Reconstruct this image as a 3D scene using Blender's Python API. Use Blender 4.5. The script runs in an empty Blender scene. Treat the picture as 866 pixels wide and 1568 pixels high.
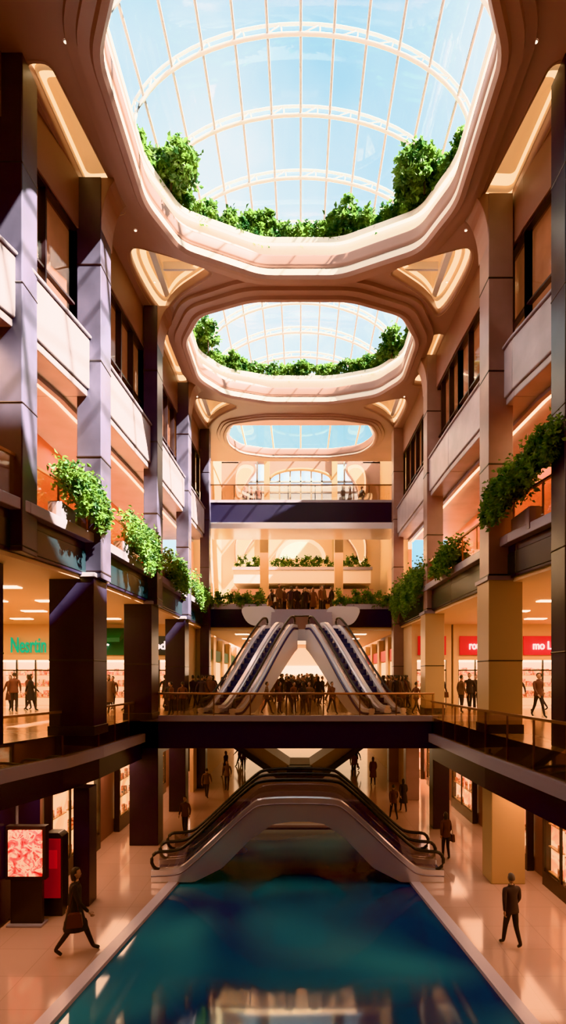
import bpy, math, random
from mathutils import Vector, Matrix, Euler
random.seed(7)
S=bpy.context.scene
COL=S.collection
# ------------------------------------------------------------------ materials
MATS={}
def nmat(name):
    m=bpy.data.materials.new(name); m.use_nodes=True
    MATS[name]=m
    return m,m.node_tree,m.node_tree.nodes['Principled BSDF']
def pbr(name,col,rough=.5,metal=0,em=None,es=0,noise=0,nscale=3,bump=0,bscale=20,spec=.5):
    m,t,b=nmat(name)
    b.inputs['Base Color'].default_value=(*col,1); b.inputs['Roughness'].default_value=rough
    b.inputs['Metallic'].default_value=metal; b.inputs['Specular IOR Level'].default_value=spec
    if em: b.inputs['Emission Color'].default_value=(*em,1); b.inputs['Emission Strength'].default_value=es
    if noise or bump:
        tc=t.nodes.new('ShaderNodeTexCoord')
    if noise:
        n=t.nodes.new('ShaderNodeTexNoise'); n.inputs['Scale'].default_value=nscale; n.inputs['Detail'].default_value=4
        r=t.nodes.new('ShaderNodeValToRGB')
        r.color_ramp.elements[0].position=.3; r.color_ramp.elements[1].position=.7
        r.color_ramp.elements[0].color=(*[c*(1-noise) for c in col],1)
        r.color_ramp.elements[1].color=(*[min(1,c*(1+noise)) for c in col],1)
        t.links.new(tc.outputs['Object'],n.inputs['Vector']); t.links.new(n.outputs['Fac'],r.inputs['Fac']); t.links.new(r.outputs['Color'],b.inputs['Base Color'])
    if bump:
        n=t.nodes.new('ShaderNodeTexNoise'); n.inputs['Scale'].default_value=bscale
        bp=t.nodes.new('ShaderNodeBump'); bp.inputs['Strength'].default_value=bump; bp.inputs['Distance'].default_value=.05
        t.links.new(tc.outputs['Object'],n.inputs['Vector']); t.links.new(n.outputs['Fac'],bp.inputs['Height']); t.links.new(bp.outputs['Normal'],b.inputs['Normal'])
    return m
def glass(name,tint,fac=.12,rough=.02,gcol=(1,1,1)):
    m,t,b=nmat(name); t.nodes.remove(b)
    o=t.nodes['Material Output']; tr=t.nodes.new('ShaderNodeBsdfTransparent'); tr.inputs[0].default_value=(*tint,1)
    g=t.nodes.new('ShaderNodeBsdfGlossy'); g.inputs['Roughness'].default_value=rough; g.inputs['Color'].default_value=(*gcol,1)
    mx=t.nodes.new('ShaderNodeMixShader'); mx.inputs[0].default_value=fac
    t.links.new(tr.outputs[0],mx.inputs[1]); t.links.new(g.outputs[0],mx.inputs[2]); t.links.new(mx.outputs[0],o.inputs[0])
    return m
def emis(name,col,st): return pbr(name,col,.6,0,col,st)
def art(name,cols,scale,st):
    m,t,b=nmat(name)
    tc=t.nodes.new('ShaderNodeTexCoord'); v=t.nodes.new('ShaderNodeTexNoise'); v.inputs['Scale'].default_value=scale; v.inputs['Detail'].default_value=3; v.inputs['Distortion'].default_value=1.5
    r=t.nodes.new('ShaderNodeValToRGB'); r.color_ramp.interpolation='EASE'
    n=len(cols)
    while len(r.color_ramp.elements)<n: r.color_ramp.elements.new(.5)
    for i,c in enumerate(cols):
        r.color_ramp.elements[i].position=.3+.4*i/(n-1); r.color_ramp.elements[i].color=(*c,1)
    t.links.new(tc.outputs['Object'],v.inputs['Vector']); t.links.new(v.outputs['Fac'],r.inputs['Fac'])
    t.links.new(r.outputs['Color'],b.inputs['Base Color']); t.links.new(r.outputs['Color'],b.inputs['Emission Color']); b.inputs['Emission Strength'].default_value=st
    return m
def tiles(name,c1,c2,mort,rough,sx,sy,mo=.006):
    m,t,b=nmat(name)
    tc=t.nodes.new('ShaderNodeTexCoord'); br=t.nodes.new('ShaderNodeTexBrick')
    br.offset=0; br.inputs['Color1'].default_value=(*c1,1); br.inputs['Color2'].default_value=(*c2,1); br.inputs['Mortar'].default_value=(*mort,1)
    br.inputs['Scale'].default_value=1; br.inputs['Brick Width'].default_value=sx; br.inputs['Row Height'].default_value=sy; br.inputs['Mortar Size'].default_value=mo
    t.links.new(tc.outputs['Object'],br.inputs['Vector']); t.links.new(br.outputs['Color'],b.inputs['Base Color'])
    n=t.nodes.new('ShaderNodeTexNoise'); n.inputs['Scale'].default_value=1.3
    mr=t.nodes.new('ShaderNodeMapRange'); mr.inputs['To Min'].default_value=rough*.7; mr.inputs['To Max'].default_value=rough*1.5
    t.links.new(tc.outputs['Object'],n.inputs['Vector']); t.links.new(n.outputs['Fac'],mr.inputs['Value']); t.links.new(mr.outputs[0],b.inputs['Roughness'])
    return m
CEIL=pbr('ceiling_plaster',(.40,.24,.20),.42,noise=.06,nscale=.6)
SHAFT=pbr('shaft_white',(.92,.88,.82),.5)
PARA=pbr('parapet_stone',(.46,.41,.45),.35,noise=.15,nscale=1.2)
NAVY=pbr('navy_fascia',(.014,.012,.032),.3)
NAVYB=pbr('navy_trim',(.02,.03,.10),.3)
LIP=pbr('lip_grey',(.34,.31,.36),.3)
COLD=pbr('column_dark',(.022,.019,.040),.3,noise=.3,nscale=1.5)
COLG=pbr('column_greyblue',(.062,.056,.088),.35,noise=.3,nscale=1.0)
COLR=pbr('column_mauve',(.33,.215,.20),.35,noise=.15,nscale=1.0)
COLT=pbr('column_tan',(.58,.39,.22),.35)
ORANGE=pbr('terracotta_wall',(.56,.18,.10),.5,noise=.12,nscale=.5)
CREAMC=pbr('cream_soffit',(.82,.57,.35),.6)
BROWN=pbr('brown_wall',(.24,.12,.10),.5,noise=.1,nscale=.7)
DARK=pbr('dark_trim',(.02,.012,.015),.3)
TEAL=pbr('teal_fascia',(.010,.020,.026),.3)
METAL=pbr('satin_metal',(.78,.73,.73),.2,.65)
WHITE=pbr('white_cladding',(.88,.88,.93),.18,.35)
BLACK=pbr('black_rubber',(.012,.012,.014),.35)
STEP=pbr('step_metal',(.07,.10,.20),.35,.5)
BRASS=pbr('brass_rail',(.38,.19,.11),.3,.8)
RIB=pbr('white_rib',(.80,.80,.80),.4)
FLOOR=tiles('ground_floor_stone',(.56,.36,.29),(.525,.335,.27),(.40,.25,.20),.09,1.2,1.2)
FLOOR2=tiles('gallery_floor_stone',(.50,.33,.22),(.46,.30,.20),(.3,.2,.15),.15,1,1)
CURB=pbr('pool_curb_stone',(.60,.52,.58),.25)
RGL=glass('rail_glass',(.86,.75,.66),.13)
DGL=glass('smoked_glass',(.72,.68,.68),.12)
SKYGL=glass('skylight_glass',(.93,.97,1),.03)
TINTGL=glass('skylight_glass_tinted',(.55,.72,.76),.04)
CLRGL=glass('shop_glass',(.95,.93,.9),.06)
COVE=emis('cove_light',(1,.62,.28),9)
RIMFILL=emis('rim_fill_glow',(1,.88,.70),9)  # added glow to brighten the skylight shafts, not an actual fixture
COVE2=emis('cove_soft',(1,.70,.38),2.3)
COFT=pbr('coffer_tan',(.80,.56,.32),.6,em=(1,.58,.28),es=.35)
PANEL=emis('light_panel',(1,.86,.66),7)
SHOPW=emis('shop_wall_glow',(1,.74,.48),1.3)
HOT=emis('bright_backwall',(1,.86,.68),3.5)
GREEN=pbr('green_sign',(.0,.25,.14),.4,em=(.0,.5,.28),es=.6)
GREENAWN=pbr('green_awning',(.01,.12,.05),.6)
RED=pbr('red_sign',(.5,.012,.02),.4,em=(.8,.01,.02),es=.3)
REDK=pbr('red_panel',(.35,.015,.03),.4,em=(.6,.02,.03),es=.15)
SIGNW=emis('sign_letters',(1,.85,.8),2.5)
CURT=pbr('window_curtain_glow',(.48,.23,.16),.15,noise=.35,nscale=.8,em=(1,.40,.22),es=.13)  # faint emission stands in for lit rooms behind the curtain
ART1=art('poster_art_food',[(.35,.01,.01),(.8,.08,.03),(1,.6,.35),(.5,.03,.02)],4,1.3)
ART2=art('shop_back_glow_warm',[(.75,.34,.14),(.95,.52,.25),(1,.70,.42),(.8,.40,.18)],.6,1.6)  # backing panel emits, in place of lamps inside the shop
ART3=art('shop_back_glow_red',[(.55,.10,.06),(.9,.42,.22),(1,.70,.46),(.7,.28,.16)],.8,1.4)  # same emissive backing in red, shop lighting put into the colour
GOODS=art('shelf_goods',[(.10,.02,.02),(.6,.14,.06),(.8,.6,.4),(.05,.06,.1)],5,.1)
WINSKY=emis('far_window_sky',(.66,.84,1.0),1.1)
SOIL=pbr('soil',(.04,.025,.015),.9)
MULL=pbr('mullion_grey',(.34,.31,.31),.4)
# water
m,t,b=nmat('pool_water'); WATER=m
tc=t.nodes.new('ShaderNodeTexCoord'); n=t.nodes.new('ShaderNodeTexNoise'); n.inputs['Scale'].default_value=.22; n.inputs['Detail'].default_value=1; n.inputs['Distortion'].default_value=.5
r=t.nodes.new('ShaderNodeValToRGB'); r.color_ramp.elements[0].position=.40; r.color_ramp.elements[0].color=(.022,.065,.17,1); r.color_ramp.elements[1].position=.64; r.color_ramp.elements[1].color=(.07,.27,.36,1)  # teal end paints the pool's light patches into the water colour
t.links.new(tc.outputs['Object'],n.inputs['Vector']); t.links.new(n.outputs['Fac'],r.inputs['Fac']); t.links.new(r.outputs['Color'],b.inputs['Base Color'])
b.inputs['Roughness'].default_value=.06; b.inputs['Specular IOR Level'].default_value=.75
wv=t.nodes.new('ShaderNodeTexWave'); wv.wave_type='RINGS'; wv.rings_direction='SPHERICAL'; wv.inputs['Scale'].default_value=.3; wv.inputs['Distortion'].default_value=2; wv.inputs['Detail'].default_value=1
mp=t.nodes.new('ShaderNodeMapping'); mp.inputs['Location'].default_value=(0,-16.5,0)
t.links.new(tc.outputs['Object'],mp.inputs['Vector']); t.links.new(mp.outputs['Vector'],wv.inputs['Vector'])
bp=t.nodes.new('ShaderNodeBump'); bp.inputs['Strength'].default_value=.03; bp.inputs['Distance'].default_value=.04
t.links.new(wv.outputs['Fac'],bp.inputs['Height']); t.links.new(bp.outputs['Normal'],b.inputs['Normal'])
# leaves
m,t,b=nmat('leaf_green'); LEAF=m
tc=t.nodes.new('ShaderNodeTexCoord'); n=t.nodes.new('ShaderNodeTexNoise'); n.inputs['Scale'].default_value=3
r=t.nodes.new('ShaderNodeValToRGB'); r.color_ramp.elements[0].position=.35; r.color_ramp.elements[0].color=(.025,.08,.03,1); r.color_ramp.elements[1].position=.65; r.color_ramp.elements[1].color=(.20,.32,.08,1)
t.links.new(tc.outputs['Object'],n.inputs['Vector']); t.links.new(n.outputs['Fac'],r.inputs['Fac']); t.links.new(r.outputs['Color'],b.inputs['Base Color'])
b.inputs['Roughness'].default_value=.5
tl=t.nodes.new('ShaderNodeBsdfTranslucent'); t.links.new(r.outputs['Color'],tl.inputs['Color'])
mx=t.nodes.new('ShaderNodeMixShader'); mx.inputs[0].default_value=.4
t.links.new(b.outputs[0],mx.inputs[1]); t.links.new(tl.outputs[0],mx.inputs[2]); t.links.new(mx.outputs[0],t.nodes['Material Output'].inputs[0])
def cloth(name,cols,rough=.8):
    m,t,b=nmat(name); oi=t.nodes.new('ShaderNodeObjectInfo'); r=t.nodes.new('ShaderNodeValToRGB'); r.color_ramp.interpolation='CONSTANT'
    while len(r.color_ramp.elements)<len(cols): r.color_ramp.elements.new(.5)
    for i,c in enumerate(cols):
        r.color_ramp.elements[i].position=i/len(cols); r.color_ramp.elements[i].color=(*c,1)
    t.links.new(oi.outputs['Random'],r.inputs['Fac']); t.links.new(r.outputs['Color'],b.inputs['Base Color']); b.inputs['Roughness'].default_value=rough
    return m
JACK=cloth('jacket_cloth',[(.03,.02,.025),(.09,.03,.025),(.04,.03,.045),(.14,.05,.035),(.02,.015,.02),(.15,.08,.06)])
TROU=cloth('trouser_cloth',[(.015,.012,.02),(.03,.022,.026),(.04,.03,.04)])
SKIN=pbr('skin',(.45,.26,.19),.5); HAIR=pbr('hair',(.025,.014,.01),.6); SHOE=pbr('shoe',(.012,.01,.01),.4)
HAIRG=pbr('hair_grey',(.14,.11,.10),.6); COATB=pbr('coat_black',(.018,.014,.018),.75); JACKG=pbr('jacket_greyblue',(.05,.04,.05),.75); EYE=pbr('eye',(.02,.01,.01),.2); LIPM=pbr('mouth',(.35,.12,.1),.5); BAG=pbr('bag_leather',(.08,.02,.015),.4)

# ------------------------------------------------------------------ mesh builder
class MB:
    def __init__(s): s.v=[];s.f=[];s.m=[];s.sm=[];s.mats=[]
    def mi(s,mat):
        if mat not in s.mats: s.mats.append(mat)
        return s.mats.index(mat)
    def add(s,vs,fs,mat,smooth=False):
        o=len(s.v); s.v+= [tuple(p) for p in vs]; k=s.mi(mat)
        for f in fs: s.f.append([i+o for i in f]); s.m.append(k); s.sm.append(smooth)
    def hexa(s,p,mat,smooth=False):
        s.add(p,[(0,3,2,1),(4,5,6,7),(0,1,5,4),(1,2,6,5),(2,3,7,6),(3,0,4,7)],mat,smooth)
    def box(s,x0,x1,y0,y1,z0,z1,mat):
        if x0>x1:x0,x1=x1,x0
        s.hexa([(x0,y0,z0),(x1,y0,z0),(x1,y1,z0),(x0,y1,z0),(x0,y0,z1),(x1,y0,z1),(x1,y1,z1),(x0,y1,z1)],mat)
    def prism(s,pts,fn,a0,a1,mat,smooth=False):
        n=len(pts); vs=[fn(p,a0) for p in pts]+[fn(p,a1) for p in pts]
        fs=[tuple(range(n))[::-1],tuple(range(n,2*n))]+[(i,(i+1)%n,(i+1)%n+n,i+n) for i in range(n)]
        s.add(vs,fs,mat,smooth)
    def loft(s,rings,mat,closed=True,cap0=False,cap1=False,smooth=True):
        n=len(rings[0]); vs=[p for r in rings for p in r]; fs=[]
        for k in range(len(rings)-1):
            for i in range(n if closed else n-1):
                j=(i+1)%n; fs.append((k*n+i,k*n+j,(k+1)*n+j,(k+1)*n+i))
        if cap0: fs.append(tuple(range(n))[::-1])
        if cap1: fs.append(tuple(range((len(rings)-1)*n,len(rings)*n)))
        s.add(vs,fs,mat,smooth)
    def tube(s,pts,r,mat,seg=8):
        pts=[Vector(p) for p in pts]; rings=[]
        for i,p in enumerate(pts):
            a=pts[max(0,i-1)]; b=pts[min(len(pts)-1,i+1)]; d=(b-a).normalized()
            up=Vector((0,0,1)) if abs(d.z)<.9 else Vector((1,0,0))
            u=d.cross(up).normalized(); w=u.cross(d)
            rings.append([p+u*r*math.cos(2*math.pi*k/seg)+w*r*math.sin(2*math.pi*k/seg) for k in range(seg)])
        s.loft(rings,mat,cap0=True,cap1=True)
    def band(s,side,pts,f0,f1,z0,z1,mat):
        g=lambda f,X:(f(X) if callable(f) else X+f)
        for (y0,X0),(y1,X1) in zip(pts,pts[1:]):
            a,b,c,d=side*g(f0,X0),side*g(f1,X0),side*g(f1,X1),side*g(f0,X1)
            s.hexa([(a,y0,z0),(b,y0,z0),(c,y1,z0),(d,y1,z0),(a,y0,z1),(b,y0,z1),(c,y1,z1),(d,y1,z1)],mat)
    def sphere(s,c,r,mat,nu=12,nv=8,fn=None):
        rings=[]
        for j in range(1,nv):
            th=math.pi*j/nv
            rings.append([(math.sin(th)*math.cos(2*math.pi*i/nu),math.sin(th)*math.sin(2*math.pi*i/nu),-math.cos(th)) for i in range(nu)])
        allr=[[(0,0,-1)]*nu]+rings+[[(0,0,1)]*nu]
        out=[]
        for rr in allr:
            o=[]
            for p in rr:
                q=fn(p) if fn else p
                o.append((c[0]+q[0]*r[0],c[1]+q[1]*r[1],c[2]+q[2]*r[2]))
            out.append(o)
        s.loft(out,mat)
    def build(s,name,bevel=0,parent=None,fixn=True):
        me=bpy.data.meshes.new(name); me.from_pydata(s.v,[],s.f); 
        for m in s.mats: me.materials.append(m)
        me.polygons.foreach_set('material_index',s.m); me.polygons.foreach_set('use_smooth',s.sm)
        me.update(); 
        if fixn:
            import bmesh
            bm=bmesh.new(); bm.from_mesh(me); bmesh.ops.recalc_face_normals(bm,faces=bm.faces); bm.to_mesh(me); bm.free()
        ob=bpy.data.objects.new(name,me); COL.objects.link(ob)
        if bevel:
            md=ob.modifiers.new('bevel','BEVEL'); md.width=bevel; md.segments=2; md.limit_method='ANGLE'
        if parent: ob.parent=parent
        return ob
def chaikin(p,it=2,closed=True):
    for _ in range(it):
        q=[]; n=len(p)
        if closed:
            for i in range(n):
                a,b=p[i],p[(i+1)%n]
                q+=[tuple(a[k]*.75+b[k]*.25 for k in range(len(a))),tuple(a[k]*.25+b[k]*.75 for k in range(len(a)))]
        else:
            q=[p[0]]
            for a,b in zip(p,p[1:]): q+=[tuple(a[k]*.75+b[k]*.25 for k in range(len(a))),tuple(a[k]*.25+b[k]*.75 for k in range(len(a)))]
            q.append(p[-1])
        p=q
    return p
def rcorner(p,r=.6,n=5):
    o=[]; N=len(p)
    for i in range(N):
        a,b,c=Vector(p[i-1]),Vector(p[i]),Vector(p[(i+1)%N])
        rr=min(r,(a-b).length*.45,(c-b).length*.45)
        s=b+(a-b).normalized()*rr; e=b+(c-b).normalized()*rr
        for k in range(n+1):
            t=k/n; q=s*(1-t)**2+b*2*t*(1-t)+e*t*t; o.append((q.x,q.y))
    return o
def scale2(p,k,add=0):
    cx=sum(a for a,_ in p)/len(p); cy=sum(b for _,b in p)/len(p); o=[]
    for a,b in p:
        dx,dy=a-cx,b-cy; L=math.hypot(dx,dy) or 1
        o.append((cx+dx*k+dx/L*add,cy+dy*k+dy/L*add))
    return o
def flat_with_holes(name,outer,holes,z,thick,mat,bev=.0):
    cu=bpy.data.curves.new(name,'CURVE'); cu.dimensions='2D'; cu.fill_mode='BOTH'; cu.extrude=thick/2-bev; cu.bevel_depth=bev; cu.bevel_resolution=3
    for p in [outer]+holes:
        sp=cu.splines.new('POLY'); sp.points.add(len(p)-1); sp.use_cyclic_u=True
        for i,(x,y) in enumerate(p): sp.points[i].co=(x,y,0,1)
    ob=bpy.data.objects.new(name+'_c',cu); COL.objects.link(ob)
    dg=bpy.context.evaluated_depsgraph_get(); me=bpy.data.meshes.new_from_object(ob.evaluated_get(dg))
    bpy.data.objects.remove(ob); me.materials.clear(); me.materials.append(mat)
    o=bpy.data.objects.new(name,me); COL.objects.link(o); o.location.z=z+thick/2
    return o
# ------------------------------------------------------------------ plan data (metres, y = depth)
E34=[(-4,7.4),(8,7.2),(10.5,6.55),(12.3,6.1),(15,5.7),(20.5,5.45),(30.8,5.25)]
E2L=[(-4,7.75),(8,7.6),(12.9,7.0),(15,6.4),(17,6.15),(21,6.0)]
E2R=[(-4,6.0),(8,5.6),(11.3,5.38),(15.5,5.12),(21,4.95)]
ZC=20.0
def mirror(h): return h+[(-x,y) for x,y in reversed(h)]
O1=rcorner(mirror([(1.5,9.2),(3.2,10.0),(4.3,11.8),(4.35,15.5),(3.7,17.2),(1.3,18.35)]),.4)
O2=rcorner(mirror([(1.7,19.5),(3.7,20.3),(4.55,21.9),(4.55,24.7),(3.6,26.1),(1.5,26.8)]),.45)
O3=rcorner(mirror([(1.9,29.0),(3.7,29.5),(4.2,30.8),(4.2,32.2),(3.6,33.4),(1.9,34.0)]),.5)
cof=[]
for s in (1,-1):
    for tri in ([(5.75,17.3),(4.4,17.75),(2.75,18.55),(3.5,19.1),(4.5,19.9),(5.35,21.3)],
                [(5.7,8.0),(5.9,11.3),(4.9,10.4),(3.4,9.0),(4.2,8.3)],
                [(5.4,26.9),(4.4,27.1),(2.9,27.8),(3.8,28.4),(4.6,29.3),(5.2,30.6)],
                [(6.15,12.2),(5.5,12.2),(5.05,16.2),(6.1,16.25)],
                [(5.75,21.9),(5.2,21.9),(5.15,25.8),(5.75,25.9)]):
        p=[(s*x,y) for x,y in tri]
        cof.append(chaikin(p,3) if len(tri)>4 else rcorner(p,.25,4))
outer=[(-8.6,-4.5),(8.6,-4.5),(8.6,34.9),(-8.6,34.9)]
ceil=flat_with_holes('ceiling',outer,[O1,O2,O3]+cof,ZC,.4,CEIL,.08)
for O,zt,nm,dr in ((O1,21.0,'skylight_shaft',1),(O2,21.0,'skylight_shaft',1),(O3,20.43,'skylight_shaft',.4)):
    b=MB()
    R=lambda add,z:[(x,y,z) for x,y in scale2(O,1,add)]
    w=.75 if dr==1 else .5
    b.loft([R(w,ZC+.01),R(w-.03,ZC-.12*dr),R(w*.66,ZC-.14*dr),R(w*.63,ZC-.26*dr),R(w*.3,ZC-.28*dr),R(w*.22,ZC-.38*dr),R(.02,ZC-.38*dr),R(-.06,ZC-.28*dr)],CEIL,smooth=False)
    b.loft([R(-.06,ZC-.28*dr),R(-.06,ZC-.1*dr),R(.02,ZC-.02),R(.10,ZC+.25),R(.16,zt-.15)],SHAFT,smooth=False)
    b.loft([R(.16,zt-.15),R(.03,zt-.15)],RIMFILL,smooth=False)  # added emissive ring under the ledge, washes the shaft with light
    b.loft([R(.03,zt-.15),R(-.02,zt-.18),R(-.02,zt),R(.45,zt),R(.45,ZC+.4)],SHAFT,smooth=False)
    b.build(nm,fixn=True)
b=MB()
for p in cof:
    R=lambda k,z:[(x,y,z) for x,y in scale2(p,k)]
    b.loft([R(1.02,ZC-.01),R(1.0,ZC+.05),R(.97,ZC+.2)],CREAMC)
    b.loft([R(.97,ZC+.2),R(.84,ZC+.34)],COVE2)
    b.loft([R(.84,ZC+.34),R(.78,ZC+.30),R(.76,ZC+.42)],COFT)
    b.loft([R(.76,ZC+.42),R(.62,ZC+.5)],COVE2)
    b.loft([R(.62,ZC+.5),R(.5,ZC+.6),R(.25,ZC+.66)],COFT,cap1=True)
b.build('ceiling_coffer_lights')
b=MB()
for y in [9.5,11.8,14,16.8,19,21.5,24,26.8,29]:
    for s in (1,-1):
        b.loft([[(s*5.0+r*math.cos(a*math.pi/5),y+r*math.sin(a*math.pi/5),z) for a in range(10)] for r,z in ((.05,ZC-.005),(.035,ZC-.02))],RIB)
        b.loft([[(s*5.0+r*math.cos(a*math.pi/5),y+r*math.sin(a*math.pi/5),z) for a in range(10)] for r,z in ((.035,ZC-.02),(.001,ZC-.021))],PANEL)
b.build('ceiling_downlights')
# glass vault
b=MB()
HW,ZS,RISE=4.75,21.6,2.9
def vz(x,k=0): return ZS+(RISE+k)*math.sqrt(max(0,1-(x/(HW+k*.6))**2))
def arc(y,k=0,n=28): 
    return [((HW+k*.6)*-math.cos(math.pi*i/n),y,ZS+(RISE+k)*math.sin(math.pi*i/n)) for i in range(n+1)]
yy=-4.7
while yy<36:
    a0=arc(yy); a1=arc(yy,.28)
    b.tube(a0,.055,RIB,6); b.tube(a1,.04,RIB,6)
    for i in range(1,28): b.tube([a0[i],a1[i if i%2 else min(28,i+1)]],.02,RIB,4)
    yy+=2.25
for x in (-4.4,-3.6,-2.75,-1.85,-.93,0,.93,1.85,2.75,3.6,4.4):
    b.tube([(x,-5,vz(x)+.05),(x,36,vz(x)+.05)],.04,MULL,6)
n=28
b.add([p for p in arc(-5,.1)]+[p for p in arc(36,.1)],[(i,i+1,i+n+2,i+n+1) for i in range(n)],SKYGL,True)
b.build('skylight_vault',fixn=False)
b=MB()
for s in (1,-1): b.box(s*4.78,s*4.98,-5,36,ZC+.4,ZS+.05,SHAFT)
b.box(-4.7,4.7,18.95,19.05,ZC+.4,ZC+.7,SHAFT); 
b.build('skylight_curb')

# ------------------------------------------------------------------ shell
b=MB()
PL=[(-5.15,6),(-4.65,10.4),(-3.87,17.3),(-3.1,24)]; PR=[(4.6,6),(4.15,10.4),(3.46,17.3),(2.8,24)]
b.add([(-18,-5,0),(PL[0][0],-5,0)]+[(x,y,0) for x,y in PL]+[(PL[-1][0],55,0),(-18,55,0)],[tuple(range(8))],FLOOR)
b.add([(18,-5,0),(PR[0][0],-5,0)]+[(x,y,0) for x,y in PR]+[(PR[-1][0],55,0),(18,55,0)],[tuple(range(8))],FLOOR)
b.add([(PL[-1][0],24,0),(PR[-1][0],24,0),(PR[-1][0],55,0),(PL[-1][0],55,0)],[(0,1,2,3)],FLOOR)
b.add([(PL[0][0],-5,0),(PR[0][0],-5,0),(PR[0][0],6,0),(PL[0][0],6,0)],[(0,1,2,3)],FLOOR)
b.build('floor')
b=MB()
b.add([(x,y,-.06) for x,y in PL]+[(x,y,-.06) for x,y in reversed(PR)],[tuple(range(8))],WATER)
for P,s in ((PL,-1),(PR,1)):
    for (x0,y0),(x1,y1) in zip(P,P[1:]):
        b.hexa([(x0,y0,-.3),(x0+s*.3,y0,-.3),(x1+s*.3,y1,-.3),(x1,y1,-.3),(x0,y0,.035),(x0+s*.3,y0,.035),(x1+s*.3,y1,.035),(x1,y1,.035)],CURB)
b.box(-3.4,3.1,24,24.3,-.3,.035,CURB); b.box(-5.4,4.9,5.7,6,-.3,.035,CURB)
b.build('reflecting_pool')
for s,nm in ((-1,'left'),(1,'right')):
    b=MB()
    X=7.8
    b.box(s*X,s*(X+.2),-5,55,0,4.0,BROWN)
    b.build('wall_ground_'+nm)
    b=MB()
    b.box(s*8.2,s*8.4,-5,31,10.2,14.3,ORANGE)
    b.box(s*17,s*17.2,8,31,4.9,9.3,CREAMC)
    b.box(s*7.6,s*17,7.9,8.1,4.9,9.3,CREAMC)
    b.build('wall_upper_'+nm)
b=MB(); b.box(-18,18,-5.2,-5,0,24,BROWN); b.build('unseen_rear_wall')  # added behind the camera: blocks flat sky light, gives warm bounce
for s,nm in ((-1,'left'),(1,'right')):
    b=MB()
    b.band(s,E34,0,.35,14.25,15.6,PARA)
    b.band(s,E34,-.06,.42,15.6,15.68,LIP)
    b.band(s,E34,.06,lambda X:8.3,14.05,14.25,PARA)
    b.build('parapet_upper_'+nm,.03)
    b=MB()
    b.band(s,E34,.85,.97,13.94,14.05,COVE); b.band(s,E34,.7,.85,13.93,14.06,LIP)
    b.build('cove_strip_light')
    b=MB()
    b.band(s,E34,.62,.7,15.6,18.6,CURT)
    b.band(s,E34,.45,.47,15.7,18.6,CLRGL)
    b.band(s,E34,.3,.75,18.6,20.0,BROWN)
    b.band(s,E34,.34,.5,18.5,18.62,DARK)
    for (y0,X0),(y1,X1) in zip(E34[1:],E34[2:]):
        n=max(1,round((y1-y0)/1.15))
        for k in range(n+1):
            y=y0+(y1-y0)*k/n; x=X0+(X1-X0)*k/n
            b.box(s*(x+.36),s*(x+.55),y-.04,y+.04,15.6,18.6,DARK)
    b.band(s,E34,.38,.52,16.5,16.56,DARK)
    b.build('window_upper_'+nm)
    b=MB()
    b.band(s,E34,.12,lambda X:8.3,9.2,10.15,NAVY)
    b.band(s,E34,-.12,.3,10.1,10.36,LIP)
    b.band(s,E34,.3,lambda X:8.3,10.15,10.2,FLOOR2)
    b.band(s,E34,.1,.16,9.28,9.9,TEAL)
    b.build('gallery_slab_level3_'+nm,.02)
    b=MB()
    b.band(s,E34,.02,.04,10.36,11.25,RGL); b.band(s,E34,-.01,.07,11.25,11.31,BRASS)
    for (y0,X0),(y1,X1) in zip(E34[1:],E34[2:]):
        n=max(1,round((y1-y0)/1.5))
        for k in range(n):
            y=y0+(y1-y0)*k/n; x=X0+(X1-X0)*k/n
            b.box(s*(x+.04),s*(x+.08),y-.02,y+.02,10.2,11.25,BRASS)
    b.build('glass_railing')
    E=E2L if s<0 else E2R
    b=MB()
    b.band(s,E,.1,lambda X:17,4.4,4.9,FLOOR2)
    b.band(s,E,-.12,.25,4.0,4.32,LIP)
    b.band(s,E,.02,lambda X:8.0,3.35,4.0,NAVY)
    b.band(s,E,.06,.1,4.32,4.9,NAVY)
    b.box(s*8,s*17,21,31,4.4,4.9,FLOOR2); b.box(s*5.4,s*8,21,31,4.4,4.9,FLOOR2)
    b.box(s*5.4,s*8,21,31,3.5,4.4,NAVY)
    b.build('gallery_slab_level2_'+nm)
    b=MB()
    b.band(s,E,.0,.02,4.32,5.5,RGL); b.band(s,E,-.03,.06,5.5,5.56,BRASS)
    for (y0,X0),(y1,X1) in zip(E,E[1:]):
        n=max(1,round((y1-y0)/1.4))
        for k in range(n):
            y=y0+(y1-y0)*k/n; x=X0+(X1-X0)*k/n
            b.box(s*(x+.02),s*(x+.06),y-.02,y+.02,4.32,5.5,BRASS)
    b.build('glass_railing')
    b=MB(); b.band(s,E34,.2,lambda X:17,9.1,9.2,CREAMC); b.box(s*5.4,s*17,30.8,31,4.9,9.2,CREAMC)
    for y in (13,16,19,22,25):
        for x in (8.2,10.2,12.2,14.2):
            b.box(s*x,s*(x+.9),y,y+.35,9.07,9.11,PANEL)
    b.build('ceiling_level2_'+nm)

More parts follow.
